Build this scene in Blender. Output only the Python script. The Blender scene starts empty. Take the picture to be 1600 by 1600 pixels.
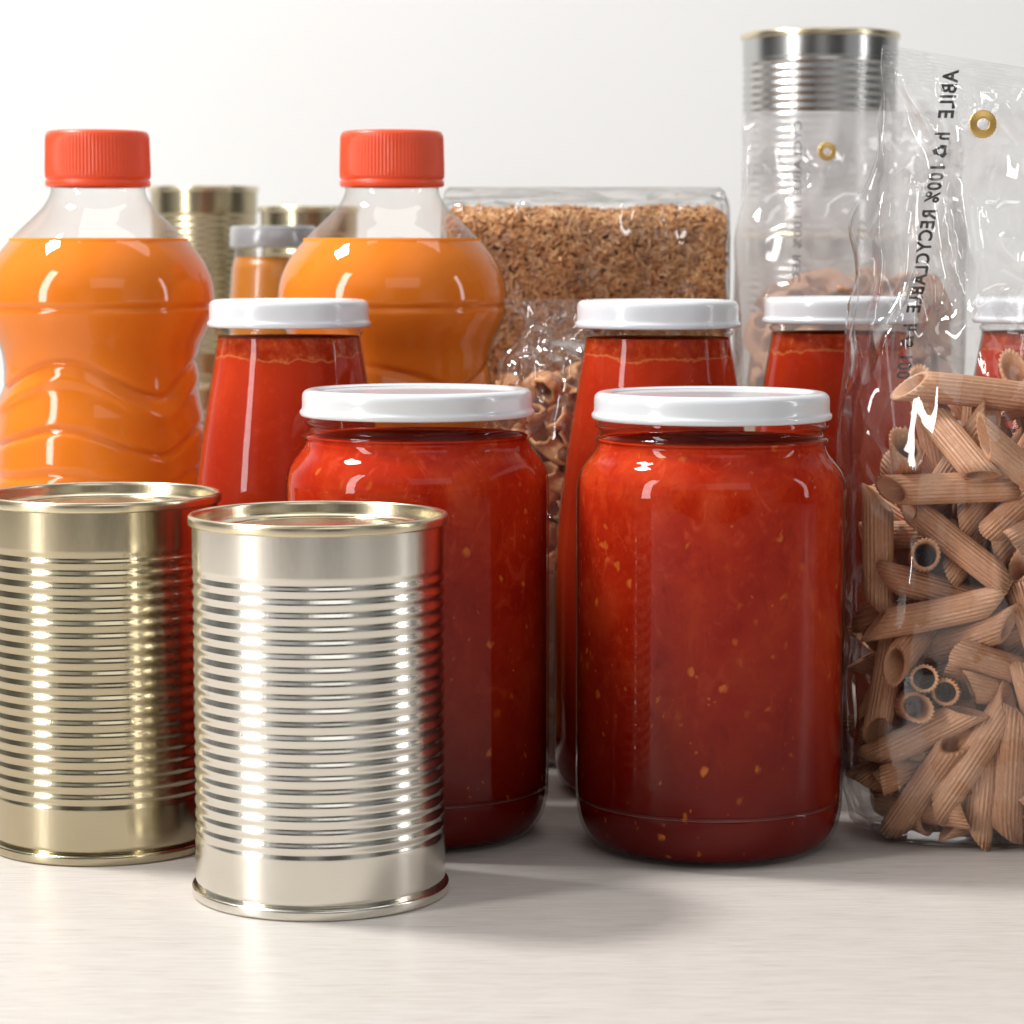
import bpy, math, random
import numpy as np
from mathutils import Vector, noise, Matrix

random.seed(7); np.random.seed(7)
scene = bpy.context.scene
coll = scene.collection
scene.view_settings.view_transform = 'Standard'
scene.view_settings.look = 'None'
scene.view_settings.exposure = 0
T = bpy.data

# ------------------------------------------------------------ materials
def mat_new(name):
    m = T.materials.new(name); m.use_nodes = True
    nt = m.node_tree; nt.nodes.clear()
    out = nt.nodes.new('ShaderNodeOutputMaterial')
    return m, nt, out
def N(nt, typ, **kw):
    n = nt.nodes.new(typ)
    for k, v in kw.items():
        if k.startswith('i_'):
            n.inputs[k[2:].replace('_', ' ')].default_value = v
        else:
            setattr(n, k, v)
    return n
def L(nt, a, b): nt.links.new(a, b)
def coords(nt, scale=(1,1,1), rand=False, rot=(0,0,0)):
    tc = N(nt, 'ShaderNodeTexCoord')
    mp = N(nt, 'ShaderNodeMapping'); mp.inputs['Scale'].default_value = scale; mp.inputs['Rotation'].default_value = rot
    L(nt, tc.outputs['Object'], mp.inputs['Vector'])
    if rand:
        oi = N(nt, 'ShaderNodeObjectInfo')
        mu = N(nt, 'ShaderNodeMath', operation='MULTIPLY'); mu.inputs[1].default_value = 13.7
        L(nt, oi.outputs['Random'], mu.inputs[0])
        cb = N(nt, 'ShaderNodeCombineXYZ')
        L(nt, mu.outputs[0], cb.inputs[0]); L(nt, mu.outputs[0], cb.inputs[1]); L(nt, mu.outputs[0], cb.inputs[2])
        L(nt, cb.outputs[0], mp.inputs['Location'])
    return mp.outputs['Vector']
def tex_noise(nt, vec, scale, detail=4, rough=0.55, dist=0):
    n = N(nt, 'ShaderNodeTexNoise'); n.inputs['Scale'].default_value = scale
    n.inputs['Detail'].default_value = detail; n.inputs['Roughness'].default_value = rough
    n.inputs['Distortion'].default_value = dist
    L(nt, vec, n.inputs['Vector']); return n.outputs['Fac']
def ramp(nt, fac, stops):
    r = N(nt, 'ShaderNodeValToRGB')
    while len(r.color_ramp.elements) < len(stops): r.color_ramp.elements.new(0.5)
    for e, (p, c) in zip(r.color_ramp.elements, stops):
        e.position = p; e.color = (c[0], c[1], c[2], 1) if hasattr(c, '__len__') else (c, c, c, 1)
    L(nt, fac, r.inputs['Fac']); return r.outputs['Color']
def mixc(nt, fac, a, b):
    m = N(nt, 'ShaderNodeMix', data_type='RGBA')
    if isinstance(fac, (int, float)): m.inputs[0].default_value = fac
    else: L(nt, fac, m.inputs[0])
    for s, v in ((6, a), (7, b)):
        if isinstance(v, tuple): m.inputs[s].default_value = (*v, 1)
        else: L(nt, v, m.inputs[s])
    return m.outputs[2]
def bump(nt, h, strength=0.3, dist=0.001):
    b = N(nt, 'ShaderNodeBump'); b.inputs['Strength'].default_value = strength
    b.inputs['Distance'].default_value = dist; L(nt, h, b.inputs['Height']); return b.outputs['Normal']
def principled(nt, out, **kw):
    p = N(nt, 'ShaderNodeBsdfPrincipled')
    for k, v in kw.items():
        k = k.replace('_', ' ')
        if isinstance(v, bpy.types.NodeSocket): L(nt, v, p.inputs[k])
        elif isinstance(v, tuple) and len(v) == 3 and 'Color' in k or k == 'Coat Tint': p.inputs[k].default_value = (*v, 1)
        else: p.inputs[k].default_value = v
    if out: L(nt, p.outputs[0], out.inputs['Surface'])
    return p

def m_metal(name, tint, rough):
    m, nt, out = mat_new(name)
    v = coords(nt, (1,1,0.12), True)
    n1 = tex_noise(nt, v, 700, 3)
    v2 = coords(nt, (1,1,1), True)
    n2 = tex_noise(nt, v2, 28, 5)
    col = mixc(nt, n2, tuple(c*0.84 for c in tint), tint)
    r = N(nt, 'ShaderNodeMapRange'); r.inputs['To Min'].default_value = rough*0.75; r.inputs['To Max'].default_value = rough*1.35
    L(nt, n2, r.inputs['Value'])
    principled(nt, out, Base_Color=col, Metallic=1.0, Roughness=r.outputs[0], Normal=bump(nt, n1, 0.15, 0.0002))
    return m
M_TIN = m_metal('tinplate', (0.80, 0.765, 0.68), 0.19)
M_TIN2 = m_metal('golden_tinplate', (0.53, 0.465, 0.32), 0.17)
M_TIN3 = m_metal('dull_gold_tinplate', (0.48, 0.41, 0.27), 0.24)
M_TIN4 = m_metal('grey_tinplate', (0.52, 0.52, 0.51), 0.20)
M_TINEND = m_metal('gold_lacquer_end', (0.74, 0.65, 0.46), 0.24)

def m_glass(name, tint=(1,1,1), base=0.035, rough=0.01, haze=0.0, hazecol=(0.9,0.9,0.9), bumpsc=None, power=5.0, top=0.9, bstr=1.0, edge=(0.55,0.56,0.55)):
    m, nt, out = mat_new(name)
    lw = N(nt, 'ShaderNodeLayerWeight'); lw.inputs['Blend'].default_value = 0.5
    pw = N(nt, 'ShaderNodeMath', operation='POWER'); pw.inputs[1].default_value = power
    L(nt, lw.outputs['Facing'], pw.inputs[0])
    ma = N(nt, 'ShaderNodeMath', operation='MULTIPLY_ADD'); ma.inputs[1].default_value = top; ma.inputs[2].default_value = base
    L(nt, pw.outputs[0], ma.inputs[0])
    tr = N(nt, 'ShaderNodeBsdfTransparent')
    L(nt, mixc(nt, pw.outputs[0], tint, edge), tr.inputs['Color'])
    gl = N(nt, 'ShaderNodeBsdfAnisotropic'); gl.inputs['Roughness'].default_value = rough
    mx = N(nt, 'ShaderNodeMixShader'); L(nt, ma.outputs[0], mx.inputs[0])
    a = tr.outputs[0]
    if haze > 0:
        df = N(nt, 'ShaderNodeBsdfDiffuse'); df.inputs['Color'].default_value = (*hazecol, 1)
        tl = N(nt, 'ShaderNodeBsdfTranslucent'); tl.inputs['Color'].default_value = (*hazecol, 1)
        m3 = N(nt, 'ShaderNodeMixShader'); m3.inputs[0].default_value = 0.5
        L(nt, df.outputs[0], m3.inputs[1]); L(nt, tl.outputs[0], m3.inputs[2])
        m2 = N(nt, 'ShaderNodeMixShader'); m2.inputs[0].default_value = haze
        L(nt, tr.outputs[0], m2.inputs[1]); L(nt, m3.outputs[0], m2.inputs[2]); a = m2.outputs[0]
    L(nt, a, mx.inputs[1]); L(nt, gl.outputs[0], mx.inputs[2])
    if bumpsc:
        v = coords(nt, (1,1,0.28), False, (0,0.35,0))
        v2 = coords(nt, (1,1,0.35), False, (0,-0.8,0))
        v3 = coords(nt, (1,1,0.6), False, (0,1.2,0.4))
        hs = None
        for vv, sc, wt in ((v, bumpsc, 2.4), (v2, bumpsc*0.8, 2.0), (v3, bumpsc*1.9, 1.2)):
            h1 = tex_noise(nt, vv, sc, 0.0, 0.4, 0.25)
            s1 = N(nt, 'ShaderNodeMath', operation='SUBTRACT'); s1.inputs[1].default_value = 0.5; L(nt, h1, s1.inputs[0])
            ab = N(nt, 'ShaderNodeMath', operation='ABSOLUTE'); L(nt, s1.outputs[0], ab.inputs[0])
            mm = N(nt, 'ShaderNodeMath', operation='MULTIPLY_ADD'); mm.inputs[1].default_value = -wt; L(nt, ab.outputs[0], mm.inputs[0])
            if hs is None: mm.inputs[2].default_value = 0
            else: L(nt, hs, mm.inputs[2])
            hs = mm.outputs[0]
        nrm = bump(nt, hs, bstr, 0.0058)
        L(nt, nrm, gl.inputs['Normal']); 
        L(nt, nrm, lw.inputs['Normal'])
    L(nt, mx.outputs[0], out.inputs['Surface'])
    return m
M_GLASS = m_glass('clear_glass', (0.98,0.985,0.98), 0.020)
M_PET = m_glass('clear_plastic_bottle', (0.975,0.975,0.965), 0.04, 0.015, haze=0.01, power=3.5, top=0.6, edge=(0.45,0.42,0.36))
M_FILM = m_glass('clear_plastic_film', (0.985,0.985,0.985), 0.07, 0.03, haze=0.018, bumpsc=30, power=3.0, top=0.7, bstr=1.0, edge=(0.75,0.75,0.75))
M_FILM2 = m_glass('soft_plastic_film', (0.985,0.985,0.98), 0.045, 0.05, haze=0.01, bumpsc=34, power=3.0, top=0.6, bstr=1.0)
M_FILM3 = m_glass('hazy_plastic_film', (0.98,0.98,0.98), 0.06, 0.05, haze=0.36, bumpsc=28, power=3.0, top=0.6, bstr=1.0, edge=(0.85,0.85,0.85))
M_FILM4 = m_glass('crumpled_plastic_film', (0.985,0.985,0.98), 0.07, 0.04, haze=0.04, bumpsc=55, power=2.5, top=0.6, bstr=1.0, edge=(0.8,0.8,0.8))

def m_sauce(name, c1, c2, c3, seeds=True, level=None, ztop=0.13, base_shade=0.5):
    m, nt, out = mat_new(name)
    v = coords(nt, (1,1,1), True)
    n1 = tex_noise(nt, v, 45, 7, 0.62, 0.5)
    n2 = tex_noise(nt, v, 400, 3, 0.6, 0.3)
    n6 = tex_noise(nt, coords(nt, (1,1,0.5), True), 150, 4, 0.6, 1.5)
    col = ramp(nt, n1, [(0.3, c1), (0.5, c2), (0.72, c3)])
    if seeds:
        col = mixc(nt, ramp(nt, n6, [(0.58, 0), (0.72, 0.45)]), col, tuple(min(1, c*1.3+0.02) for c in c3))
        col = mixc(nt, ramp(nt, n6, [(0.28, 0.5), (0.42, 0.0)]), col, tuple(c*0.55 for c in c1))
    col = mixc(nt, ramp(nt, n2, [(0.55, 0), (0.8, 0.3)]), col, tuple(min(1, c*1.35+0.02) for c in c3))
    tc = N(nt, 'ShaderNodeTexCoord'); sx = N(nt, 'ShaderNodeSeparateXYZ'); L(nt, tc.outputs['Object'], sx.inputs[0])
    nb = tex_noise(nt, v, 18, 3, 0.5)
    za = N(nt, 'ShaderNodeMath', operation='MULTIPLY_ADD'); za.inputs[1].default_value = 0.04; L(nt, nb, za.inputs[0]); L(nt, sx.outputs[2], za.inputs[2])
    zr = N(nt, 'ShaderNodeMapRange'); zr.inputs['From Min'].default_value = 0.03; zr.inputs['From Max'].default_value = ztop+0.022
    zr.inputs['To Min'].default_value = base_shade; zr.inputs['To Max'].default_value = 0.0
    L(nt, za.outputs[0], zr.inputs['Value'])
    col = mixc(nt, zr.outputs[0], col, (0.11,0.0035,0.002))  # shade painted into the sauce colour, darker towards the jar bottom
    if seeds:
        for sc, off, thr, st in ((85, (0,0,0), 0.10, 0.75), (125, (3.3,1.7,0.4), 0.20, 0.6), (230, (1.3,4.7,2.4), 0.30, 0.55)):
            vs = coords(nt, (1,1,0.85), True)
            sh = N(nt, 'ShaderNodeVectorMath', operation='ADD'); sh.inputs[1].default_value = off; L(nt, vs, sh.inputs[0])
            vo = N(nt, 'ShaderNodeTexVoronoi'); vo.inputs['Scale'].default_value = sc
            wob = N(nt, 'ShaderNodeTexNoise'); wob.inputs['Scale'].default_value = 320
            L(nt, sh.outputs[0], wob.inputs['Vector'])
            mxv = N(nt, 'ShaderNodeVectorMath', operation='MULTIPLY_ADD'); mxv.inputs[1].default_value = (0.0035,)*3
            L(nt, wob.outputs['Color'], mxv.inputs[0]); L(nt, sh.outputs[0], mxv.inputs[2])
            L(nt, mxv.outputs[0], vo.inputs['Vector'])
            lt = N(nt, 'ShaderNodeMapRange'); r0 = (0.00135 if sc < 200 else 0.0006)*sc
            lt.inputs['From Min'].default_value = r0; lt.inputs['From Max'].default_value = r0*0.4
            L(nt, vo.outputs['Distance'], lt.inputs['Value'])
            sp = N(nt, 'ShaderNodeSeparateColor'); L(nt, vo.outputs['Color'], sp.inputs[0])
            gt = N(nt, 'ShaderNodeMapRange'); gt.inputs['From Min'].default_value = thr; gt.inputs['From Max'].default_value = min(1.0, thr+0.45)
            gt.inputs['To Max'].default_value = st
            L(nt, sp.outputs[0], gt.inputs['Value'])
            mu = N(nt, 'ShaderNodeMath', operation='MULTIPLY'); L(nt, lt.outputs[0], mu.inputs[0]); L(nt, gt.outputs[0], mu.inputs[1])
            col = mixc(nt, mu.outputs[0], col, (0.66, 0.18, 0.03))
    if level is not None:
        nn = tex_noise(nt, v, 40, 5, 0.6)
        ad = N(nt, 'ShaderNodeMath', operation='MULTIPLY_ADD'); ad.inputs[1].default_value = 0.014
        L(nt, nn, ad.inputs[0]); L(nt, sx.outputs[2], ad.inputs[2])
        mr = N(nt, 'ShaderNodeMapRange'); mr.inputs['From Min'].default_value = level+0.0058; mr.inputs['From Max'].default_value = level+0.0068
        L(nt, ad.outputs[0], mr.inputs['Value'])
        n5 = tex_noise(nt, v, 300, 3, 0.6)
        rescol = ramp(nt, n5, [(0.40, (0.34,0.025,0.006)), (0.60, (0.44,0.055,0.014)), (0.74, (0.60,0.18,0.06))])
        col = mixc(nt, mr.outputs[0], col, rescol)
        ed = ramp(nt, mr.outputs[0], [(0.0,0),(0.5,0.6),(1.0,0)])
        col = mixc(nt, ed, col, (0.65,0.22,0.07))
    principled(nt, out, Base_Color=col, Roughness=0.6, Specular_IOR_Level=0.0, Subsurface_Weight=0.12, Subsurface_Radius=(1.0,0.15,0.05),
               Subsurface_Scale=0.004, Normal=bump(nt, n2, 0.06, 0.0005))
    return m
M_SAUCE = m_sauce('chunky_tomato_sauce', (0.36,0.012,0.004), (0.47,0.026,0.006), (0.58,0.060,0.013), ztop=0.118, base_shade=1.0)
M_PASSATA = m_sauce('smooth_tomato_sauce', (0.41,0.025,0.008), (0.46,0.033,0.009), (0.51,0.043,0.011), False, 0.151, ztop=0.145, base_shade=0.9)

def m_plain(name, c, rough=0.35, spec=0.5, coat=0.0, var=0.06, sss=0.0):
    m, nt, out = mat_new(name)
    v = coords(nt, (1,1,1), True); n = tex_noise(nt, v, 90, 4)
    col = mixc(nt, n, tuple(x*(1-var) for x in c), tuple(min(1, x*(1+var)) for x in c))
    principled(nt, out, Base_Color=col, Roughness=rough, Specular_IOR_Level=spec, Coat_Weight=coat, Coat_Roughness=0.05,
               Subsurface_Weight=sss, Subsurface_Scale=0.003, Subsurface_Radius=(1.0,0.3,0.1), Normal=bump(nt, n, 0.05, 0.0005))
    return m
M_WHITELID = m_plain('white_enamel', (0.70,0.72,0.75), 0.22, coat=0.4, var=0.015)
M_SILVERLID = m_plain('silver_painted_lid', (0.26,0.26,0.265), 0.25, spec=0.8, coat=0.5)
M_CAP = m_plain('red_orange_plastic', (0.78,0.080,0.022), 0.36, sss=0.1, var=0.03)
M_JUICE = m_plain('orange_juice', (0.86,0.235,0.018), 0.4, spec=0.0, sss=0.15, var=0.07)
M_HONEY = m_plain('amber_preserve', (0.46,0.155,0.015), 0.3)
M_INK = m_plain('dark_print_ink', (0.02,0.02,0.022), 0.5)
M_BRASS = m_metal('brass', (0.78,0.52,0.18), 0.3)
M_DARK = m_plain('bread_brown', (0.34,0.155,0.06), 0.8)
M_FILL = m_plain('settled_pasta_brown', (0.20,0.085,0.035), 0.8, var=0.4)

def m_pasta(name, c1, c2):
    m, nt, out = mat_new(name)
    v = coords(nt, (1,1,0.35), True)
    n1 = tex_noise(nt, v, 900, 3, 0.7); n2 = tex_noise(nt, v, 60, 3)
    oi = N(nt, 'ShaderNodeObjectInfo')
    base = mixc(nt, oi.outputs['Random'], c1, c2)
    base = mixc(nt, ramp(nt, n2, [(0.35, 0), (0.75, 0.4)]), base, tuple(min(1, c*1.25) for c in c2))
    col = mixc(nt, ramp(nt, n1, [(0.55, 0), (0.72, 0.5)]), base, (0.79,0.56,0.39))
    col = mixc(nt, ramp(nt, n1, [(0.28, 0.45), (0.40, 0.0)]), col, (0.22,0.085,0.035))
    principled(nt, out, Base_Color=col, Roughness=0.5, Normal=bump(nt, n1, 0.3, 0.0002))
    return m
M_PENNE = m_pasta('wholewheat_pasta', (0.47,0.22,0.11), (0.585,0.31,0.17))
M_SHELL = m_pasta('dark_wholewheat_pasta', (0.44,0.19,0.075), (0.56,0.27,0.115))

def m_rods():
    m, nt, out = mat_new('bran_flakes')
    ca = N(nt, 'ShaderNodeVertexColor'); ca.layer_name = 'tone'
    principled(nt, out, Base_Color=ca.outputs['Color'], Roughness=0.6)
    return m
M_RODS = m_rods()

# ------------------------------------------------------------ mesh helpers
def mesh_from(name, verts, faces, mat, smooth=True):
    me = T.meshes.new(name); me.from_pydata([tuple(v) for v in verts], [], faces)
    me.validate(); me.update()
    if smooth: me.polygons.foreach_set('use_smooth', [True]*len(me.polygons))
    me.materials.append(mat); return me
def add(name, me, parent=None, loc=(0,0,0), rot=None, **props):
    o = T.objects.new(name, me); coll.objects.link(o); o.location = loc
    if rot is not None: o.rotation_euler = rot
    if parent: o.parent = parent
    for k, v in props.items(): o[k] = v
    return o
def resample(p, step):
    out = [p[0]]
    for a, b in zip(p[:-1], p[1:]):
        d = math.hypot(b[0]-a[0], b[1]-a[1]); n = max(1, int(round(d/step)))
        for i in range(1, n+1): out.append((a[0]+(b[0]-a[0])*i/n, a[1]+(b[1]-a[1])*i/n))
    return out
def smoothprof(p, sub=6):
    out = []
    for i in range(len(p)-1):
        p0 = p[max(0,i-1)]; p1 = p[i]; p2 = p[i+1]; p3 = p[min(len(p)-1,i+2)]
        for k in range(sub):
            t = k/sub
            out.append(tuple(0.5*((2*p1[j])+(-p0[j]+p2[j])*t+(2*p0[j]-5*p1[j]+4*p2[j]-p3[j])*t*t+(-p0[j]+3*p1[j]-3*p2[j]+p3[j])*t**3) for j in (0,1)))
    out.append(p[-1]); return [(max(0.0, a), b) for a, b in out]
def lathe(name, prof, mat, seg=96, mod=None):
    verts = []; faces = []; rings = []
    for r, z in prof:
        if r < 1e-6:
            rings.append([len(verts)]); verts.append((0,0,z))
        else:
            ring = []
            for i in range(seg):
                t = 2*math.pi*i/seg; rr = r + (mod(t, z, r) if mod else 0)
                ring.append(len(verts)); verts.append((rr*math.cos(t), rr*math.sin(t), z))
            rings.append(ring)
    for a, b in zip(rings[:-1], rings[1:]):
        for i in range(seg):
            j = (i+1) % seg
            if len(a) == 1 and len(b) == 1: continue
            if len(a) == 1: faces.append((a[0], b[j], b[i]))
            elif len(b) == 1: faces.append((a[i], a[j], b[0]))
            else: faces.append((a[i], a[j], b[j], b[i]))
    return mesh_from(name, verts, faces, mat)
def empty(name, loc, label, category, group=None, rotz=0):
    e = T.objects.new(name, None); coll.objects.link(e); e.location = loc; e.empty_display_size = 0.02
    e.rotation_euler = (0,0,rotz)
    e['label'] = label; e['category'] = category
    if group: e['group'] = group
    return e

# ------------------------------------------------------------ setting
def m_table():
    m, nt, out = mat_new('pale_washed_wood')
    v = coords(nt, (2.5, 45, 1)); n1 = tex_noise(nt, v, 9, 8, 0.66, 0.8)
    v2 = coords(nt, (14, 380, 1)); n2 = tex_noise(nt, v2, 5, 4, 0.6, 0.5)
    v3 = coords(nt); n3 = tex_noise(nt, v3, 5, 3)
    c = ramp(nt, n1, [(0.30, (0.54,0.495,0.455)), (0.5, (0.60,0.56,0.52)), (0.68, (0.63,0.595,0.56))])
    c = mixc(nt, ramp(nt, n2, [(0.48, 0.0), (0.68, 0.7)]), c, (0.40,0.335,0.285))
    c = mixc(nt, ramp(nt, n3, [(0.3, 0.0), (0.8, 0.25)]), c, (0.66,0.635,0.605))
    principled(nt, out, Base_Color=c, Roughness=0.45, Normal=bump(nt, n2, 0.25, 0.0003))
    return m
def box(name, x0, x1, y0, y1, z0, z1, mat):
    v = [(x,y,z) for z in (z0,z1) for y in (y0,y1) for x in (x0,x1)]
    f = [(0,2,3,1),(4,5,7,6),(0,1,5,4),(2,6,7,3),(0,4,6,2),(1,3,7,5)]
    return mesh_from(name, v, f, mat, False)
add('table', box('table', -1.4, 1.4, -0.30, 1.74, -0.03, 0, m_table()), kind='structure',
    label='pale whitewashed wooden table top with fine grain', category='table')
def m_wall():
    m, nt, out = mat_new('white_painted_wall')
    v = coords(nt); n = tex_noise(nt, v, 2.0, 3); n2 = tex_noise(nt, v, 300, 3)
    c = mixc(nt, n, (0.745,0.75,0.75), (0.785,0.79,0.79))
    principled(nt, out, Base_Color=c, Roughness=0.85, Normal=bump(nt, n2, 0.05, 0.001)); return m
add('wall', box('wall', -2.5, 2.5, 1.75, 1.85, -0.8, 2.6, m_wall()), kind='structure',
    label='plain white painted wall behind the table', category='wall')

# ------------------------------------------------------------ tin cans
def can_meshes(R, H, key, matbody, A=1.0):
    rb = R-0.0011
    prof = []
    z = 0.0032
    z_lo, z_hi = 0.0165*H/0.111, 0.0965*H/0.111
    while z < H-0.0030:
        r = rb
        if z_lo < z < z_hi:
            ph = (z-z_lo)/0.0038
            w = min(1, (z-z_lo)/0.003, (z_hi-z)/0.003)
            amp = 0.00044+0.00013*noise.noise(Vector((math.floor(ph)*0.83, 3.1, R*50)))
            r = rb - A*amp*w*(0.5-0.5*math.cos(2*math.pi*ph))
        if z < 0.005: r -= 0.0006*(1-(z-0.0032)/0.0018)
        prof.append((r, z)); z += 0.00030
    prof.append((rb, H-0.003))
    body = lathe(key+'_body', prof, matbody, 128)
    top = [(rb-0.0002,H-0.0034),(R-0.0002,H-0.0030),(R,H-0.0024),(R,H-0.0010),(R-0.0003,H-0.0003),(R-0.0008,H),(R-0.0014,H-0.0003),
           (R-0.0017,H-0.0012),(R-0.0020,H-0.0038),(R-0.0026,H-0.0044),(R-0.0040,H-0.0044),(R-0.0048,H-0.0038),(R-0.0060,H-0.0033),
           (R-0.0072,H-0.0033),(R-0.0080,H-0.0039),(R-0.010,H-0.0040),(R-0.0108,H-0.0035),(R-0.0120,H-0.0035),(R-0.0128,H-0.0040),
           (R*0.35,H-0.0040),(0,H-0.0040)]
    rim = lathe(key+'_top', smoothprof(top,3), M_TINEND, 128)
    bot = [(0,0.003),(R-0.004,0.003),(R-0.0022,0.0028),(R-0.0018,0.0006),(R-0.0010,0),(R-0.0002,0.0004),(R,0.0012),(R,0.0024),(R-0.0003,0.0031),(rb-0.0008,0.0036)]
    bt = lathe(key+'_seam', smoothprof(bot,3), matbody, 128)
    return body, rim, bt
CAN = {}
def make_can(x, y, z=0, R=0.0375, H=0.111, label='', rot=0, mat=None, group='tin cans on the table', A=1.0):
    key = (R, H, (mat or M_TIN).name)
    if key not in CAN: CAN[key] = can_meshes(R, H, 'can', mat or M_TIN, A)
    b, t, s = CAN[key]
    e = empty('tin_can', (x,y,z), label, 'tin can', group, rot)
    add('can_body', b, e); add('can_lid', t, e); add('bottom_seam', s, e)
    return e
make_can(-0.0559, 0.740, label='shiny ribbed tin can standing alone at the table front', rot=0.6)
make_can(-0.1288, 0.805, label='golden ribbed tin can beside the shiny can', rot=2.1, mat=M_TIN2)
for i in range(2):
    make_can(-0.178, 1.50, i*0.1122, 0.0318, 0.1120, 'golden ribbed tin can stacked behind the juice bottles', i, M_TIN3, 'stacked tin cans at the back', 1.5)
for i in range(2):
    make_can(-0.111, 1.42, i*0.1058, 0.0275, 0.1055, 'small tin can stacked behind the juice bottles', i+.4, M_TIN3, 'stacked tin cans at the back', 1.5)
for i in range(3):
    make_can(0.1535, 1.30, i*0.0982, 0.0395, 0.0980, 'silver ribbed tin can in a tall stack behind the pasta bags', i+.9, M_TIN4, 'stacked tin cans at the back', 1.4)

# ------------------------------------------------------------ jars
def lid_mesh(R, z0, z1):
    p = [(R-0.003,z0+0.0006),(R-0.0016,z0),(R-0.0005,z0),(R,z0+0.0006),(R,z0+0.0016),(R-0.0006,z0+0.0024),(R-0.0007,z0+0.004),(R-0.0007,z1-0.0026),
         (R-0.0010,z1-0.0012),(R-0.0020,z1-0.0003),(R-0.0034,z1),(R-0.0050,z1-0.0001),(R-0.0062,z1-0.0006),(R-0.0078,z1-0.0009),(R*0.4,z1-0.0008),(0,z1-0.0007)]
    return lathe('jar_lid', smoothprof(p,4), M_WHITELID, 128)
wide_prof = [(0.0,0.0022),(0.026,0.0018),(0.0310,0.0002),(0.0345,0.0004),(0.0380,0.0030),(0.0402,0.0065),(0.0414,0.0110),(0.0418,0.0150),(0.04155,0.0165),(0.0419,0.018),(0.0420,0.040),
             (0.0420,0.080),(0.0420,0.109),(0.0418,0.1138),(0.0409,0.1176),(0.0390,0.1207),(0.0370,0.1230),(0.0358,0.1250),(0.0355,0.1268),(0.0363,0.1278),(0.0363,0.1288),(0.0352,0.1298),(0.0350,0.1310),(0.0358,0.1318),(0.0358,0.1326),(0.0348,0.1334),(0.0346,0.1400)]
def inset(p, d, zmax, zmin=0.0012):
    q = [(max(0,r-d), max(z, zmin+0.0)) for r, z in p if z < zmax]
    q = [(r, z+0.0008) for r, z in q]
    q.append((q[-1][0], zmax)); q.append((q[-1][0]-0.0015, zmax+0.0004)); q.append((0, zmax)); return q
W_GLASS = lathe('wide_jar_glass', smoothprof(wide_prof,5), M_GLASS, 128, lambda t,z,r: (0.0005*math.sin(2*t+z*900) if 0.127 < z < 0.1336 else 0))
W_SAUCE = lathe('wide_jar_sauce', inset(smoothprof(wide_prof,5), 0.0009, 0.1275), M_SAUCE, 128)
W_LID = lid_mesh(0.0372, 0.1343, 0.1428)
tall_prof = [(0.0,0.002),(0.022,0.0018),(0.027,0.0002),(0.030,0.0006),(0.0335,0.004),(0.0348,0.009),(0.0353,0.016),(0.0354,0.045),(0.0353,0.070),(0.0348,0.085),(0.0336,0.099),
             (0.0309,0.1195),(0.0282,0.1360),(0.0262,0.1480),(0.0252,0.1540),(0.0249,0.1570),(0.0256,0.1580),(0.0256,0.1590),(0.0247,0.1600),(0.0247,0.166)]
T_GLASS = lathe('tall_jar_glass', smoothprof(tall_prof,5), M_GLASS, 96)
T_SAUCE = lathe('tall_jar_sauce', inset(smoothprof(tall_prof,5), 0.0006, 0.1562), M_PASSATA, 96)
T_LID = lid_mesh(0.0283, 0.1602, 0.1697)
def make_jar(x, y, kind, label, rot=0):
    g, s, l = (W_GLASS, W_SAUCE, W_LID) if kind == 'w' else (T_GLASS, T_SAUCE, T_LID)
    e = empty('sauce_jar', (x,y,0), label, 'jar', 'jars of tomato sauce with white lids', rot)
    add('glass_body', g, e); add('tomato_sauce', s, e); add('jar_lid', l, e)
    return e
make_jar(-0.0301, 0.818, 'w', 'wide glass jar of chunky tomato sauce behind the tin can', 0.3)
make_jar(0.0620, 0.800, 'w', 'wide glass jar of chunky tomato sauce beside the penne bag', 2.4)
make_jar(-0.0774, 0.897, 't', 'tall tapered tomato sauce jar in front of juice bottle', 1.0)
make_jar(0.0499, 0.885, 't', 'tall tapered tomato sauce jar behind a wide jar', 4.0)
make_jar(0.1200, 0.945, 't', 'tall tapered tomato sauce jar partly behind the pasta bag', 5.2)
make_jar(0.1980, 0.950, 't', 'tall tapered tomato sauce jar seen through the pasta bag', 2.2)

e = empty('preserve_jar', (-0.117,1.27,0), 'small glass jar of amber preserve with silver lid', 'jar')
ap = [(0,0.001),(0.018,0.001),(0.0215,0.004),(0.022,0.02),(0.022,0.160),(0.0205,0.178),(0.019,0.184),(0.019,0.1883)]
add('glass_body', lathe('amber_glass', ap, M_GLASS, 64), e)
add('preserve', lathe('amber_fill', [(0,0.002),(0.0175,0.002),(0.0208,0.005),(0.0213,0.16),(0.0202,0.1775),(0.0188,0.184),(0,0.184)], M_HONEY, 64), e)
add('jar_lid', lathe('silver_lid', [(0.019,0.1885),(0.0208,0.1885),(0.0212,0.1895),(0.0210,0.198),(0.0200,0.199),(0,0.199)], M_SILVERLID, 64), e)

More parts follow.
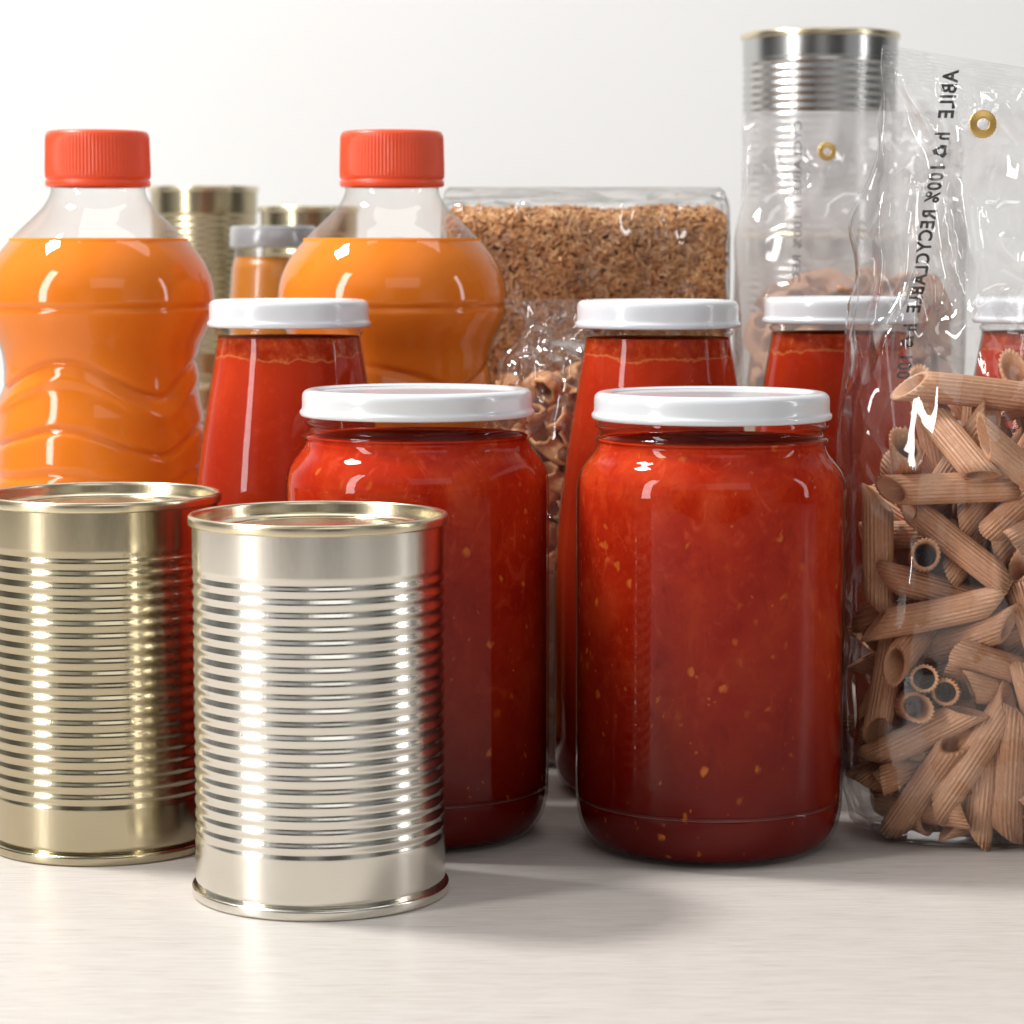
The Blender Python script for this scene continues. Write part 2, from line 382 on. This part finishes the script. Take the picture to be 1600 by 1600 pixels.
# ------------------------------------------------------------ juice bottles
bp = [(0.0,0.004),(0.020,0.003),(0.030,0.000),(0.036,0.002),(0.0395,0.007),(0.0405,0.014),(0.0400,0.030),(0.0388,0.040),(0.0398,0.050),(0.0400,0.060),(0.0390,0.068),(0.0398,0.078),(0.0405,0.096),(0.0402,0.110),
      (0.0392,0.122),(0.0371,0.133),(0.0364,0.141),(0.0374,0.149),(0.0405,0.156),(0.0429,0.162),(0.0436,0.168),(0.0428,0.175),(0.0402,0.1815),(0.0360,0.1875),
      (0.0305,0.1935),(0.0252,0.1985),(0.0208,0.2030),(0.0184,0.2070),(0.0177,0.2095),(0.0180,0.2110),(0.0172,0.2125),(0.0172,0.222)]
bps = resample(smoothprof(bp,4), 0.0008)
def bmod(t, z, r):
    if not (0.03 < z < 0.18) or r < 0.03: return 0
    d = 0
    wob = 0.0015*math.sin(2.3*t+1)+0.001*math.sin(5*t)
    for z0, A, w, s in ((0.1390,0.0080,0.0012,-0.0015),(0.1325,0.0085,0.0026,0.0010),(0.116,0.0060,0.0012,-0.0014),(0.102,0.003,0.0014,-0.0010)):
        u = math.sqrt(math.cos(1.5*t+0.3)**2+0.03)
        zc = z0 + A*(u*2-1.2) + wob
        d += s*math.exp(-((z-zc)/w)**2)
    d -= 0.0010*math.exp(-((z-0.1655)/0.0008)**2)
    return d
B_SHELL = lathe('bottle_shell', bps, M_PET, 160, bmod)
ji = [(max(0,r-0.0006), z+0.0006) for r, z in bps if z < 0.190]
ji += [(ji[-1][0], 0.1912), (0, 0.1912)]
B_JUICE = lathe('bottle_juice', ji, M_JUICE, 160, bmod)
def capmod(t, z, r):
    if r < 0.0185 or z < 0.2140 or z > 0.2290: return 0
    return -0.00028*(0.5+0.5*math.cos(90*t))
cp = [(0.0178,0.2105),(0.0190,0.2106),(0.0197,0.2110),(0.0198,0.2118),(0.0198,0.2128),(0.0192,0.2131),(0.0192,0.2134),(0.0197,0.2138),(0.0199,0.2150),(0.0199,0.2175),(0.0198,0.2210),(0.0197,0.2250),(0.0196,0.2285),
      (0.0194,0.2300),(0.0188,0.2311),(0.0178,0.2315),(0.010,0.2316),(0,0.2316)]
B_CAP = lathe('bottle_cap', cp, M_CAP, 540, capmod)
for x, r, lb in ((-0.1570, 0.5, 'plastic bottle of orange juice with red cap, behind golden can'), (-0.0455, 2.5, 'plastic bottle of orange juice with red cap, behind tall jar')):
    e = empty('juice_bottle', (x,0.985,0), lb, 'bottle', 'bottles of orange juice', r)
    add('bottle_body', B_SHELL, e); add('orange_juice', B_JUICE, e); add('bottle_cap', B_CAP, e)

# ------------------------------------------------------------ pasta packing (relaxation of capsules)
def pack(n, a, b, H, hl, r, iters=320, seed=1, nexp=4.0, bias=0.5, seedtop=2.0, up=1.0, taper=0.0, keep=0.0, floor=0.0):
    rs = np.random.RandomState(seed)
    c = np.stack([rs.uniform(-a*.8,a*.8,n), rs.uniform(-b*.6,b*.6,n), rs.uniform(floor+r+hl*0.5, floor+(H-floor)*seedtop, n)], 1)
    d = rs.normal(size=(n,3)); d[:,1] *= bias; d[:,2] *= up; d /= np.linalg.norm(d,axis=1)[:,None]
    d0 = d.copy()
    P = c-d*hl; Q = c+d*hl
    I, J = np.triu_indices(n, 1)
    aa, bb = a-r, b-r
    def cont(X):
        f = 1-taper*np.clip(1-X[:,2]/0.028, 0, 1)**2
        s = (np.abs(X[:,0]/aa/(0.5+0.5*f))**nexp+np.abs(X[:,1]/bb/f)**nexp)**(1/nexp); k = np.where(s>1, 1/s, 1)
        X[:,0] *= k; X[:,1] *= k; X[:,2] = np.maximum(X[:,2], r+floor)
    for it in range(iters):
        g = 0.0010*(1-it/iters)+0.0001
        P[:,2] -= g; Q[:,2] -= g
        for sub in range(2):
            md = np.linalg.norm((P+Q)[I]/2-(P+Q)[J]/2, axis=1) < 2*(hl+r)
            i_, j_ = I[md], J[md]
            p1, q1, p2, q2 = P[i_], Q[i_], P[j_], Q[j_]
            d1 = q1-p1; d2 = q2-p2; rr = p1-p2
            A = (d1*d1).sum(1); E = (d2*d2).sum(1); F = (d2*rr).sum(1); C = (d1*rr).sum(1); B = (d1*d2).sum(1)
            den = A*E-B*B; s = np.where(den>1e-12, np.clip((B*F-C*E)/np.maximum(den,1e-12),0,1), 0.5)
            t = (B*s+F)/E; tc = np.clip(t,0,1); s = np.clip((B*tc-C)/A,0,1)
            w = (p1+d1*s[:,None])-(p2+d2*tc[:,None]); dist = np.linalg.norm(w,axis=1)+1e-9
            pen = 2*r-dist; k = pen > 0
            if k.any():
                nn = w[k]/dist[k][:,None]; mv = nn*(pen[k]*0.4)[:,None]; sk = s[k][:,None]; tk = tc[k][:,None]
                np.add.at(P, i_[k], mv*(1-sk)); np.add.at(Q, i_[k], mv*sk)
                np.add.at(P, j_[k], -mv*(1-tk)); np.add.at(Q, j_[k], -mv*tk)
            cont(P); cont(Q)
            m = (P+Q)/2; dd = Q-P; dd /= np.linalg.norm(dd,axis=1)[:,None]+1e-9
            if keep: dd = dd*(1-keep)+d0*keep; dd /= np.linalg.norm(dd,axis=1)[:,None]+1e-9
            P = m-dd*hl; Q = m+dd*hl
    for _ in range(4):
        cont(P); cont(Q)
        m = (P+Q)/2; dd = Q-P; dd /= np.linalg.norm(dd,axis=1)[:,None]+1e-9
        P = m-dd*hl; Q = m+dd*hl
    return P, Q

def penne_mesh(name, Lc, R, slant, bend, mat, ridges=22, seg=110, rows=8):
    verts = []; faces = []
    def ring(r, f, ridge):
        ids = []
        for i in range(seg):
            t = 2*math.pi*i/seg
            rr = r + (ridge*(0.5+0.5*math.cos(ridges*t)) if ridge else 0)
            x, y = rr*math.cos(t), rr*math.sin(t)*0.94
            z = (f-0.5)*Lc + slant*x
            x += bend*((z/(Lc*0.5))**2-0.5)
            ids.append(len(verts)); verts.append((x,y,z))
        return ids
    rings = [ring(R-0.0004, k/(rows-1), 0.00044) for k in range(rows)]
    ri = R-0.0013
    inner = [ring(ri, k/3, 0) for k in (3,2,1,0)]
    seq = rings + inner
    seq.append(rings[0])
    for a, b in zip(seq[:-1], seq[1:]):
        for i in range(seg):
            j = (i+1) % seg; faces.append((a[i],a[j],b[j],b[i]))
    return mesh_from(name, verts, faces, mat)
PEN = [penne_mesh('penne', 0.0345+0.0022*k, 0.0050-0.0002*(k%2), (1.0,1.2,1.05,1.25)[k], (0.0,0.0003,-0.0004,0.0006)[k], M_PENNE) for k in range(4)]
def place(P, Q, cx, cy, meshes, name, label, cat, group, seed=3, sc=1.0):
    rs = random.Random(seed)
    for i in range(len(P)):
        m = (P[i]+Q[i])/2; d = Vector(Q[i]-P[i]).normalized()
        q = d.to_track_quat('Z', 'Y') @ Matrix.Rotation(rs.uniform(0, 6.28), 3, 'Z').to_quaternion()
        o = T.objects.new(name, rs.choice(meshes)); coll.objects.link(o)
        o.location = (m[0]+cx, m[1]+cy, m[2]); o.rotation_mode = 'QUATERNION'; o.rotation_quaternion = q
        if sc != 1.0: o.scale = (sc,sc,sc)
        o['label'] = label; o['category'] = cat; o['group'] = group
BX, BY = 0.1725, 0.818
P, Q = pack(286, 0.0612, 0.035, 0.150, 0.0163, 0.0046, 260, 23, 4.0, 0.6, 1.9, 1.5, 0.18, 0.014)
P[:,2] += 0.003; Q[:,2] += 0.003
tp = np.maximum(P[:,2],Q[:,2])
lim = 0.132 + np.clip(((P+Q)[:,0]/2+0.055)*0.50, 0, 0.023)
kp = tp < lim
P, Q = P[kp], Q[kp]
place(P, Q, BX, BY, PEN, 'penne_pasta', 'ridged wholewheat penne tube inside the clear bag', 'pasta', 'penne in the front pasta bag')

def elbow_mesh(mat):
    verts = []; faces = []; seg = 20; rows = 9; seq = []
    for r, order in ((0.0046, range(rows)), (0.0035, range(rows-1,-1,-1))):
        for k in order:
            a = (k/(rows-1)-0.5)*2.4; c = Vector((0.0068*math.cos(a)-0.0045, 0, 0.0068*math.sin(a)))
            n = Vector((math.cos(a),0,math.sin(a))); ids = []
            for i in range(seg):
                t = 2*math.pi*i/seg; rr = r*(1+0.10*math.cos(7*t))*(0.8+0.4*k/(rows-1))
                v = c + n*(rr*math.cos(t)) + Vector((0,1,0))*(rr*math.sin(t)); ids.append(len(verts)); verts.append(v)
            seq.append(ids)
    seq.append(seq[0])
    for a, b in zip(seq[:-1], seq[1:]):
        for i in range(seg):
            j = (i+1)%seg; faces.append((a[i],a[j],b[j],b[i]))
    return mesh_from('elbow', verts, faces, mat)
# upper layers are single pieces; the unseen lower part of each bag is one settled mass
P, Q = pack(112, 0.0275, 0.0245, 0.14, 0.0038, 0.0051, 220, 4, 2.0, 1.0, floor=0.072)
P[:,2] = np.minimum(P[:,2], 0.156); Q[:,2] = np.minimum(Q[:,2], 0.156)
place(P, Q, 0.0195, 0.937, [elbow_mesh(M_SHELL)], 'elbow_pasta', 'small brown elbow pasta inside a tied bag', 'pasta', 'elbow pasta in the small bag', 2, 0.95)
P, Q = pack(118, 0.042, 0.030, 0.17, 0.0046, 0.0062, 220, 8, 4.0, 1.0, floor=0.105)
tp = np.maximum(P[:,2],Q[:,2]); kp = tp < 0.182; P, Q = P[kp], Q[kp]
place(P, Q, 0.140, 1.075, [elbow_mesh(M_PENNE)], 'elbow_pasta', 'curled wholewheat elbow pasta in the rear bag', 'pasta', 'elbow pasta in the rear bag', 9, 1.12)

# ------------------------------------------------------------ plastic bags
def lerp_levels(levels, z):
    for l0, l1 in zip(levels[:-1], levels[1:]):
        if z <= l1[0]:
            t = (z-l0[0])/(l1[0]-l0[0]); t = t*t*(3-2*t)
            return [l0[i]+(l1[i]-l0[i])*t for i in range(1,5)]
    return list(levels[-1][1:5])
def bag_mesh(name, levels, mat, rows=150, seg=200, nexp=3.0, amp=0.0012, zfree=0.14, amp2=0.0035, slope=0.0, seed=0.0, fsc=30, edge=0.0, crimp=0.0):
    z0, z1 = levels[0][0], levels[-1][0]
    verts = []; faces = []
    for k in range(rows+1):
        z = z0+(z1-z0)*k/rows
        cx, cy, a, b = lerp_levels(levels, z)
        free = min(1, max(0, (z-zfree+0.01)/0.03))
        top = min(1, max(0, (z1-z)/0.015))
        for i in range(seg):
            t = 2*math.pi*i/seg; c, s = math.cos(t), math.sin(t)
            x = math.copysign(abs(c)**(2/nexp), c)*a; y = math.copysign(abs(s)**(2/nexp), s)*b
            pv = Vector((x*fsc*1.3+seed+z*7, y*fsc, z*fsc*0.30-x*4))
            pw = Vector((x*fsc*0.9-z*16, y*fsc*0.8+seed, z*fsc*0.25+x*10))
            n1 = noise.noise(pv); n2 = 1-2*abs(noise.noise(pv*1.4+Vector((5.1,seed,2)))); n4 = 1-2*abs(noise.noise(pw*1.5+Vector((1.1,seed,7))))
            n3 = noise.noise(pv*3)
            w = (amp*(n1+0.5*n3) + free*amp2*(0.7*(n2-0.6)+0.4*n1+0.6*(n4-0.6)))*top
            nx, ny = c*0.5, s
            zz = z - slope*(x+a)*min(1,max(0,(z-zfree)/(z1-zfree)))
            ex = edge*free*noise.noise(Vector((seed, 0, z*45)))*c
            cr = crimp*math.sin(z*2*math.pi/0.0013)*min(1,max(0,(z-(z1-0.0105))/0.001))
            verts.append((cx+x+nx*w+ex, cy+y+ny*w+cr, zz))
    for k in range(rows):
        for i in range(seg):
            j = (i+1)%seg; faces.append((k*seg+i, k*seg+j, (k+1)*seg+j, (k+1)*seg+i))
    faces.append(tuple(range(seg-1,-1,-1)))
    return mesh_from(name, verts, faces, mat)
FL = [(0.0008,0,0,0.056,0.028),(0.004,0,0,0.063,0.034),(0.02,0,0,0.0665,0.0395),(0.08,0,0,0.0670,0.0405),(0.125,-0.001,0,0.0680,0.0400),(0.155,0,0,0.0670,0.035),(0.19,0.001,0,0.0635,0.021),(0.225,0.001,0,0.0595,0.009),(0.240,0.001,0,0.0580,0.0016),(0.2505,0.001,0,0.0575,0.0006)]
e = empty('pasta_bag', (BX,BY,0), 'clear plastic bag of wholewheat penne beside the sauce jar', 'pasta bag', 'clear bags of pasta')
add('plastic_film', bag_mesh('film', FL, M_FILM, 420, 300, 2.8, 0.0016, 0.150, 0.0085, 0.16, 1.3, 42, 0.002, 0.0004), e)
def text_mesh(s, size, bold=0.03):
    cu = T.curves.new('t', 'FONT'); cu.body = s; cu.size = 1.0; cu.resolution_u = 3; cu.offset = bold; cu.space_character = 1.12
    o = T.objects.new('t', cu); coll.objects.link(o)
    dg = bpy.context.evaluated_depsgraph_get(); me = T.meshes.new_from_object(o.evaluated_get(dg))
    vs = [v.co.copy()*size for v in me.vertices]; fs = [tuple(p.vertices) for p in me.polygons]
    T.objects.remove(o); T.meshes.remove(me)
    w = max(v.x for v in vs) if vs else 0
    return vs, fs, w
def recycle_glyph(s):   # three folded arrows chasing round a triangle
    vs = []; fs = []
    def poly(pts):
        b = len(vs); vs.extend(Vector((p[0]*s, p[1]*s, 0)) for p in pts); fs.append(tuple(range(b,b+len(pts))))
    c = Vector((0.5,0.30)); 
    for k in range(3):
        a = math.radians(90+120*k); R0 = 0.52
        A_ = c+Vector((math.cos(a),math.sin(a)))*R0; b_ = math.radians(90+120*(k+1)); B_ = c+Vector((math.cos(b_),math.sin(b_)))*R0
        d = (B_-A_); n = Vector((d.y,-d.x)).normalized(); 
        if n.dot(c-A_) < 0: n = -n
        p0 = A_+d*0.12; p1 = A_+d*0.62; tp_ = A_+d*0.90
        poly([p0, p1, p1+n*0.13, p0+n*0.13])
        poly([p1-n*0.09, tp_+n*0.06, p1+n*0.22])
    return vs, fs
vs, fs = [], []
cur = 0.0
S = 0.0064
def put(v, f, dx):
    b = len(vs); vs.extend(Vector((q.x+dx, q.y, 0)) for q in v); fs.extend(tuple(i+b for i in ff) for ff in f)
v, f, w = text_mesh('ABILE', S*1.05); put(v, f, cur); cur += w+S*0.8
def symb():
    global cur
    v, f, w = text_mesh('h', S); put(v, f, cur); cur += w+S*0.15
    v, f = recycle_glyph(S*1.05); put(v, f, cur); cur += S*1.25
symb(); v, f, w = text_mesh('100% RECYCLABLE', S); put(v, f, cur); cur += w+S*0.7
symb(); v, f, w = text_mesh('100', S); put(v, f, cur); cur += w
Ltot = 0.098; sc = Ltot/cur
tv = []
for q in vs:
    d = q.x*sc; h = q.y
    X = 0.1400-0.1*d - h; Z = 0.2425-d
    cx, cy, a, b = lerp_levels(FL, Z+0.004); u = min(1,abs((X-BX-cx)/a))
    Y = BY+b*(1-u**2.8)**(1/2.8)-0.0045 if b > 0.006 else BY+0.0
    tv.append((X-BX, Y-BY, Z))
add('printed_text', mesh_from('text', tv, fs, M_INK, False), e, label='mirrored dark recycling text printed down the film')
def eyelet(R):
    p = [(R*0.42,0.0002),(R*0.42,0.0007),(R*0.5,0.0010),(R*0.62,0.0009),(R*0.85,0.0007),(R*0.98,0.0005),(R,0.0002),(R*0.9,0),(R*0.42,0.0002)]
    me = lathe('eyelet', smoothprof(p,3), M_BRASS, 96, lambda t,z,r: 0.00012*math.cos(24*t))
    me.transform(Matrix.Rotation(math.radians(90),4,'X')); return me
add('eyelet', eyelet(0.0043), e, loc=(0.1455-BX, -0.0135, 0.2252))
RL = [(0.0008,0,0,0.032,0.024),(0.005,0,0,0.040,0.030),(0.03,0,0,0.0445,0.034),(0.15,0,0,0.0475,0.034),(0.19,0,0,0.047,0.027),(0.22,0.000,0,0.046,0.010),(0.244,0.000,0,0.045,0.0008)]
e = empty('pasta_bag', (0.140,1.075,0), 'hazy plastic pasta bag standing behind the tall jar', 'pasta bag', 'clear bags of pasta')
add('plastic_film', bag_mesh('film', RL, M_FILM3, 200, 200, 3.0, 0.001, 0.19, 0.006, 0.0, 4.4, 30, 0.003), e)
add('settled_pasta', bag_mesh('fill', [(0.002,0,0,0.030,0.022),(0.02,0,0,0.040,0.029),(0.104,0,0,0.041,0.029),(0.107,0,0,0.001,0.001)], M_FILL, 60, 80, 3.0, 0.0012, 1.0, 0, 0, 3.0, 160), e, kind='stuff')
add('eyelet', eyelet(0.0038), e, loc=(-0.0115,-0.0145,0.2270))
v, f, w = text_mesh('CYCLABLE h 100% REC', 0.0046, 0.01)
tv = []
for q in v:
    Z = 0.240-q.x*0.066/w
    tv.append((-0.021-0.06*q.x-q.y, -lerp_levels(RL, Z)[3]*0.98-0.004, Z))
add('printed_text', mesh_from('text', tv, f, m_plain('faded_print_ink', (0.16,0.16,0.17), 0.5), False), e)
SL = [(0.0008,0,0,0.020,0.018),(0.005,0,0,0.026,0.0235),(0.03,0,0,0.0295,0.0265),(0.12,0,0,0.0290,0.026),(0.145,-0.001,0,0.024,0.020),(0.156,-0.003,0,0.014,0.010),(0.161,-0.004,0,0.012,0.006),(0.1690,-0.005,0,0.018,0.0045)]
e = empty('pasta_bag', (0.0195,0.937,0), 'small tied plastic bag of elbow pasta between jars', 'pasta bag', 'clear bags of pasta')
add('plastic_film', bag_mesh('film', SL, M_FILM4, 200, 240, 2.2, 0.0010, 0.140, 0.006, 0.0, 7.7, 90), e)
add('settled_pasta', bag_mesh('fill', [(0.002,0,0,0.018,0.016),(0.02,0,0,0.0255,0.0225),(0.072,0,0,0.0260,0.0230),(0.074,0,0,0.001,0.001)], M_FILL, 50, 80, 2.0, 0.0012, 1.0, 0, 0, 1.0, 180), e, kind='stuff')

# ------------------------------------------------------------ bulk pack of fine brown pasta
PX, PY = 0.0310, 1.115
e = empty('cereal_pack', (PX,PY,0), 'clear rectangular pack of fine golden brown cereal rods', 'cereal pack')
HA, HB, HH = 0.0590, 0.034, 0.204
rs = np.random.RandomState(11)
verts = []; faces = []; cols = []
def rnd_point():
    k = rs.rand()
    if k < 0.66: p = np.array([rs.uniform(-HA,HA), -HB, rs.uniform(0.03,HH)]); n = np.array([0,-1,0.])
    elif k < 0.80: p = np.array([rs.uniform(-HA,HA), rs.uniform(-HB,HB), HH]); n = np.array([0,0,1.])
    else:
        s = 1 if rs.rand() < 0.6 else -1
        p = np.array([s*HA, rs.uniform(-HB,HB), rs.uniform(0.03,HH)]); n = np.array([s,0,0.])
    rad = 0.008
    q = np.clip(p, [-HA+rad,-HB+rad,-1], [HA-rad,HB-rad,HH-rad]); d = p-q; ln = np.linalg.norm(d)
    if ln > 1e-9: n = d/ln; p = q+n*rad
    lump = noise.noise(Vector(p*45))*0.0022
    return p+n*(lump), n
pal = np.array([[0.62,0.34,0.15],[0.52,0.26,0.10],[0.43,0.195,0.07],[0.33,0.14,0.05],[0.70,0.42,0.21]])
for i in range(20000):
    p, n = rnd_point()
    d = rs.normal(size=3); d -= n*np.dot(d,n)*0.82; d /= np.linalg.norm(d)
    s = np.cross(d, n); s /= np.linalg.norm(s)+1e-9; tt = np.cross(d, s)
    l = rs.uniform(0.0018,0.0029); w = rs.uniform(0.00040,0.00054)
    p = p + n*rs.uniform(-0.0009,0.0007)
    b = len(verts)
    for e1 in (-1, 0, 1):
        off = -n*0.0006*abs(e1)
        for aa_, bb_ in ((-1,-1),(1,-1),(1,1),(-1,1)):
            verts.append(p+d*l*e1+off+s*w*aa_+tt*w*bb_)
    faces += [(b,b+3,b+2,b+1),(b+8,b+9,b+10,b+11)]
    for q0 in (b, b+4):
        faces += [(q0+k_, q0+(k_+1)%4, q0+4+(k_+1)%4, q0+4+k_) for k_ in range(4)]
    cols += [pal[rs.choice(5, p=[.32,.28,.17,.05,.18])]*rs.uniform(0.9,1.10)]*12
me = mesh_from('rods', verts, faces, M_RODS, False)
ca = me.color_attributes.new('tone', 'FLOAT_COLOR', 'POINT')
ca.data.foreach_set('color', np.concatenate([np.array(cols), np.ones((len(cols),1))], 1).ravel())
add('cereal_rods', me, e, kind='stuff')
core = bag_mesh('core', [(0.001,0,0,HA-0.004,HB-0.004),(0.19,0,0,HA-0.003,HB-0.003),(HH-0.002,0,0,HA-0.009,HB-0.009),(HH-0.0015,0,0,0.001,0.001)], M_DARK, 40, 60, 6, 0,1,0)
add('cereal_core', core, e)
PL = [(0.0008,0,0,HA-0.002,HB-0.002),(0.005,0,0,HA+0.001,HB+0.001),(0.19,0,0,HA+0.0022,HB+0.0022),(0.206,0,0,HA+0.002,HB-0.001),(0.2115,0,0,HA+0.001,0.014),(0.2140,0,0,HA-0.001,0.002)]
add('plastic_film', bag_mesh('film', PL, M_FILM2, 100, 200, 8, 0.0007, 0.2, 0.0025, 0.0, 2.2, 50), e)

# ------------------------------------------------------------ light
w = T.worlds.new('World'); scene.world = w; w.use_nodes = True
nt = w.node_tree; nt.nodes.clear()
wo = nt.nodes.new('ShaderNodeOutputWorld'); bg = nt.nodes.new('ShaderNodeBackground')
tc = nt.nodes.new('ShaderNodeTexCoord'); sp = nt.nodes.new('ShaderNodeSeparateXYZ')
L(nt, tc.outputs['Generated'], sp.inputs[0])
mx_ = N(nt, 'ShaderNodeMapRange'); mx_.inputs['From Min'].default_value = -1; mx_.inputs['From Max'].default_value = 1
L(nt, sp.outputs[0], mx_.inputs['Value'])
hx = ramp(nt, mx_.outputs[0], [(0.0,0.12),(0.07,0.85),(0.17,0.90),(0.22,0.06),(0.36,0.04),(0.43,0.55),(0.50,0.60),(0.56,0.06),(0.72,0.05),(0.78,0.80),(0.86,0.80),(0.92,0.06),(1.0,0.15)])
mz = N(nt, 'ShaderNodeMapRange'); mz.inputs['From Min'].default_value = -1; mz.inputs['From Max'].default_value = 1
L(nt, sp.outputs[2], mz.inputs['Value'])
hz = ramp(nt, mz.outputs[0], [(0.40,(0.06,0.05,0.045)),(0.62,(0.12,0.12,0.12)),(0.70,(0.95,0.96,0.98)),(1.0,(0.90,0.91,0.93))])
hx2 = ramp(nt, mx_.outputs[0], [(0.0,0.30),(0.12,0.60),(0.22,1.0),(0.34,1.0),(0.42,0.42),(0.50,0.38),(0.57,0.95),(0.70,1.0),(0.78,0.50),(0.90,0.35),(1.0,0.3)])
mm = N(nt, 'ShaderNodeMix', data_type='RGBA', blend_type='MULTIPLY'); mm.inputs[0].default_value = 1.0
L(nt, hz, mm.inputs[6]); L(nt, hx2, mm.inputs[7])
hm = ramp(nt, mz.outputs[0], [(0.36,0),(0.45,1),(0.60,1),(0.68,0)])
colw = mixc(nt, hm, mm.outputs[2], hx)
L(nt, colw, bg.inputs['Color']); bg.inputs['Strength'].default_value = 0.57
L(nt, bg.outputs[0], wo.inputs[0])
def area(name, loc, target, sx, sy, power, col=(1,1,1)):
    l = T.lights.new(name, 'AREA'); l.shape = 'RECTANGLE'; l.size = sx; l.size_y = sy; l.energy = power; l.color = col
    o = T.objects.new(name, l); coll.objects.link(o); o.location = loc
    o.rotation_euler = (Vector(target)-Vector(loc)).to_track_quat('-Z', 'Y').to_euler(); return o
area('window_lamp', (-1.0, 0.20, 0.55), (0,0.85,0.10), 0.18, 1.0, 10.5, (1.0,0.99,0.975))
area('back_overhead_lamp', (-0.85, 1.00, 1.35), (0,0.85,0.0), 0.24, 0.22, 23, (1.0,0.98,0.95))
area('front_fill_lamp', (0.35, -0.65, 1.0), (0,0.85,0.1), 1.1, 0.6, 2.2, (1.0,0.99,0.98))
area('side_lamp', (1.25, 0.65, 0.5), (0,0.85,0.1), 0.10, 0.8, 2.4, (1,1,1))
area('wall_fill_lamp', (0.2, 1.1, 1.9), (0.1,1.75,0.35), 1.6, 0.4, 6.2, (1,1,1))  # added out-of-frame fill that only brightens the wall

# ------------------------------------------------------------ camera
cam = T.cameras.new('Camera'); co = T.objects.new('Camera', cam); coll.objects.link(co)
co.location = (0,0,0.185); co.rotation_euler = (math.radians(90-5.7),0,0)
cam.lens = 90.6; cam.sensor_width = 36; cam.clip_end = 50; cam.clip_start = 0.05
cam.dof.use_dof = True; cam.dof.focus_distance = 0.77; cam.dof.aperture_fstop = 26
scene.camera = co
